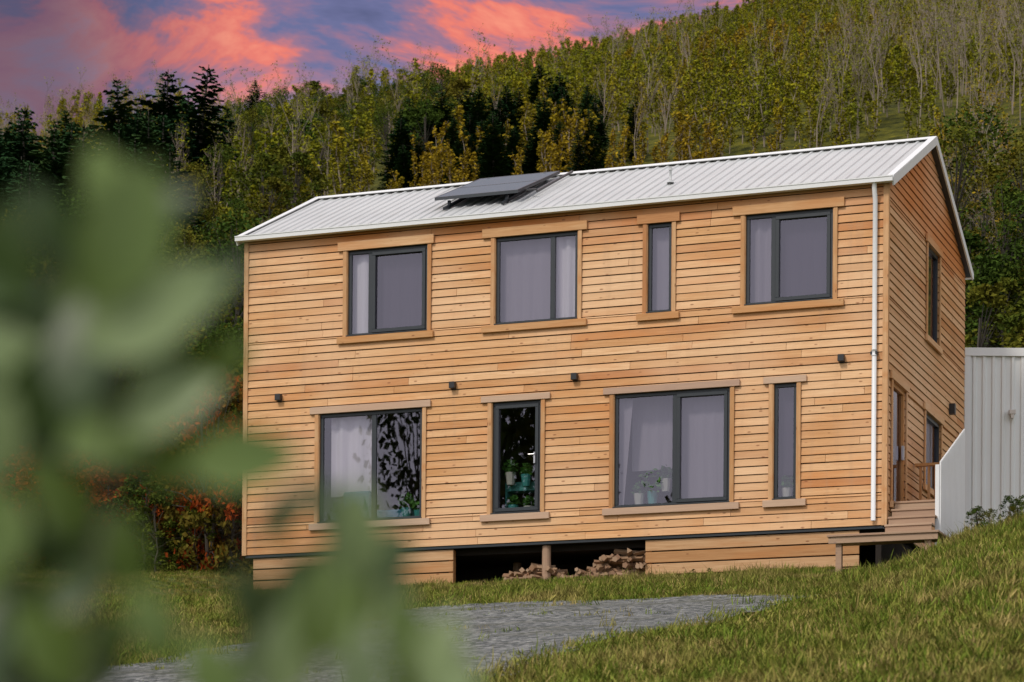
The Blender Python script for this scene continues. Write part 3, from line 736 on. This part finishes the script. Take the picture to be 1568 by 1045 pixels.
LF=[(-27,49.5,0,8,1.9,1),(-25.5,46,-4,11,1.2,1),(-22.5,43,2,10,.8,2),(-29,44,5,9,2.3,1),(-34.5,46,4,9,1.5,0),(-28.5,39.5,0,10,1.4,0),(-24,41,-3,10,.5,2),(-34,39,3,9,2.5,2),(-35.5,34,2,9,1.3,2),(-31.5,37,2,9,1.0,0),
    (-26.5,33.5,0,8,.3,1),(-23,35.5,-1,8,.35,2),(-31,30,4,7,2.2,1),(-17.8,31.6,-2,8,.2,1),(-14.8,28.6,0,6.5,.9,0),(-35,28,3,8,1.6,1),(-22.5,31.8,1,5.5,.3,1),
    (-10.5,26.5,-3,7.5,1.5,2),(-8.3,25.6,0,5.5,1.1,0),(-12.5,21.5,-5,7.5,1.5,1),(-15,19.5,0,8,1.3,2),(-17.3,22.5,4,7,2.2,0),(-7.2,20,0,7.5,1.8,1),(-5.2,19,0,6.5,1.2,2),(-10.3,18,-2,7,1.6,2),(-13.6,24.6,2,6,.5,0),
    (-20,17.5,0,7,2.0,1),(-31,19.5,2,8,2.3,1),(-35,21,4,8,1.2,0),(-36.5,25,2,7,1.5,1),(-26.5,26.5,4,6,1.7,1),(-29.5,24,5,6,.8,0),(-24.5,21.5,3,6,2.0,1),
    (-8.6,22.5,1,5,.8,2),(-4.2,18,0,6,1.9,2),(-6.6,17.5,2,6,.9,1),(-16.5,19.5,4,7,.6,0),(-12,28.4,0,4.5,2.0,0),(-24,49,3,6,.6,0),(-31.5,48,3,7,2.0,0),(-20,38.6,2,6,.6,1),(-20,44.5,3,5,.9,0),(-10.8,23,1,5,1.2,1)]
for (u,v,d,ln,an,g) in LF: leaf(u,v,d,ln/100,an,g=g)
for _ in range(34): leaf(rl.uniform(-39,-24),rl.uniform(33,47),rl.uniform(4,16),rl.uniform(.055,.085),rl.uniform(0,3.1),g=rl.choice((0,0,1)))
for _ in range(16): leaf(rl.uniform(-39,-29),rl.uniform(17,33),rl.uniform(4,16),rl.uniform(.05,.07),rl.uniform(0,3.1),g=rl.choice((0,1,1)))
for _ in range(60): leaf(rl.uniform(-38,-6),rl.uniform(-40,11),rl.uniform(-8,8),rl.uniform(.05,.08),rl.uniform(0,3.1))
for i,l_ in enumerate(lvs):
    m,nt=newmat('shrub_leaf_%d'%i); g=geo(nt); c=mix(nt,noise(nt,g,9,2),((.028,.054,.012),(.085,.14,.025),(.16,.225,.08))[i],((.050,.088,.020),(.14,.205,.045),(.27,.345,.165))[i])
    p=N(nt,'ShaderNodeBsdfPrincipled'); L(nt,c,p.inputs['Base Color']); p.inputs['Roughness'].default_value=.42; p.inputs['Specular IOR Level'].default_value=.4
    t=N(nt,'ShaderNodeBsdfTranslucent'); L(nt,c,t.inputs[0]); ms=N(nt,'ShaderNodeMixShader'); ms.inputs[0].default_value=.2
    oo=N(nt,'ShaderNodeOutputMaterial'); L(nt,p.outputs[0],ms.inputs[1]);L(nt,t.outputs[0],ms.inputs[2]);L(nt,ms.outputs[0],oo.inputs[0])
    l_.obj('leaves_%d'%i,m,shrub,smooth=True)
stm.obj('stems',M_bark,shrub,smooth=True)
# ------------------------------------------------------------------ world
w=bpy.data.worlds.new('World'); sc.world=w; w.use_nodes=True; nt=w.node_tree; nt.nodes.clear()
tc=N(nt,'ShaderNodeTexCoord').outputs['Generated']; sx=N(nt,'ShaderNodeSeparateXYZ'); L(nt,tc,sx.inputs[0])
sky=N(nt,'ShaderNodeTexSky'); sky.sky_type='NISHITA'; sky.sun_disc=False
skyc=mix(nt,1.0,sky.outputs[0],(.025,.025,.025),'MULTIPLY')
dv=mapping(nt,tc,(1,1,2.6),(0,R(-14),0))
n1=noise(nt,dv,9.5,6,.62,.5); n2=noise(nt,dv,4.0,3,.5)
f=mth(nt,'ADD',mth(nt,'MULTIPLY',n1,.75),mth(nt,'MULTIPLY',n2,.35))
clouds=ramp(nt,f,[(.38,(.05,.045,.12)),(.48,(.13,.12,.26)),(.52,(.34,.14,.20)),(.555,(.88,.17,.08)),(.60,(1.0,.28,.13)),(.65,(.80,.38,.36)),(.73,(.32,.30,.46))])
lg=mrange(nt,sx.outputs[0],-.485,-.41,.0,1,True)
clouds=mix(nt,lg,mix(nt,.84,clouds,(.028,.020,.062)),clouds)
low=mrange(nt,sx.outputs[2],.275,.31,1,0,True)
clouds=mix(nt,mth(nt,'MULTIPLY',low,mth(nt,'MULTIPLY',lg,.55)),clouds,(.46,.38,.52))
over=mix(nt,noise(nt,tc,2.5,4),(.83,.82,.89),(1.10,1.07,1.10))
fac=mrange(nt,sx.outputs[1],.15,.75,0,1,True)
zf=mrange(nt,sx.outputs[2],.42,.7,1,0,True)
col=mix(nt,mth(nt,'MULTIPLY',fac,zf),over,clouds)
col=mix(nt,mrange(nt,sx.outputs[2],-.05,.02),(.07,.08,.035),col)
col=mix(nt,1.0,col,skyc,'ADD')
bg=N(nt,'ShaderNodeBackground'); bg.inputs[1].default_value=.92; L(nt,col,bg.inputs[0]); wo=N(nt,'ShaderNodeOutputWorld'); L(nt,bg.outputs[0],wo.inputs[0])
sd=bpy.data.lights.new('sun','SUN'); sd.energy=2.0; sd.angle=R(9); sd.color=(1,.915,.81); so=bpy.data.objects.new('sun',sd); COL.objects.link(so)
tosun=Vector((-.35,-1.0,1.05)).normalized(); so.rotation_euler=tosun.to_track_quat('Z','Y').to_euler(); so.location=(0,-20,40)
sky.sun_elevation=math.asin(tosun.z); sky.sun_rotation=math.atan2(tosun.x,tosun.y)
# ------------------------------------------------------------------ camera
pitch,roll=.00549,.00755
fwd=Vector((math.sin(YAW)*math.cos(pitch),math.cos(YAW)*math.cos(pitch),math.sin(pitch))); r0=Vector((math.cos(YAW),-math.sin(YAW),0)); u0=r0.cross(fwd)
r2=r0*math.cos(roll)+u0*math.sin(roll); u2=-r0*math.sin(roll)+u0*math.cos(roll)
cd=bpy.data.cameras.new('camera'); co=bpy.data.objects.new('camera',cd); COL.objects.link(co)
M=Matrix((( r2.x,u2.x,-fwd.x,cx),(r2.y,u2.y,-fwd.y,cy),(r2.z,u2.z,-fwd.z,cz),(0,0,0,1))); co.matrix_world=M
cd.sensor_width=36; cd.lens=4155.59/1568*36; cd.shift_y=897.76/1568; cd.clip_end=5000; cd.clip_start=.1
cd.dof.use_dof=True; cd.dof.focus_distance=48; cd.dof.aperture_fstop=3.4
sc.camera=co
sc.view_settings.view_transform='Standard'; sc.view_settings.look='None'; sc.view_settings.exposure=0
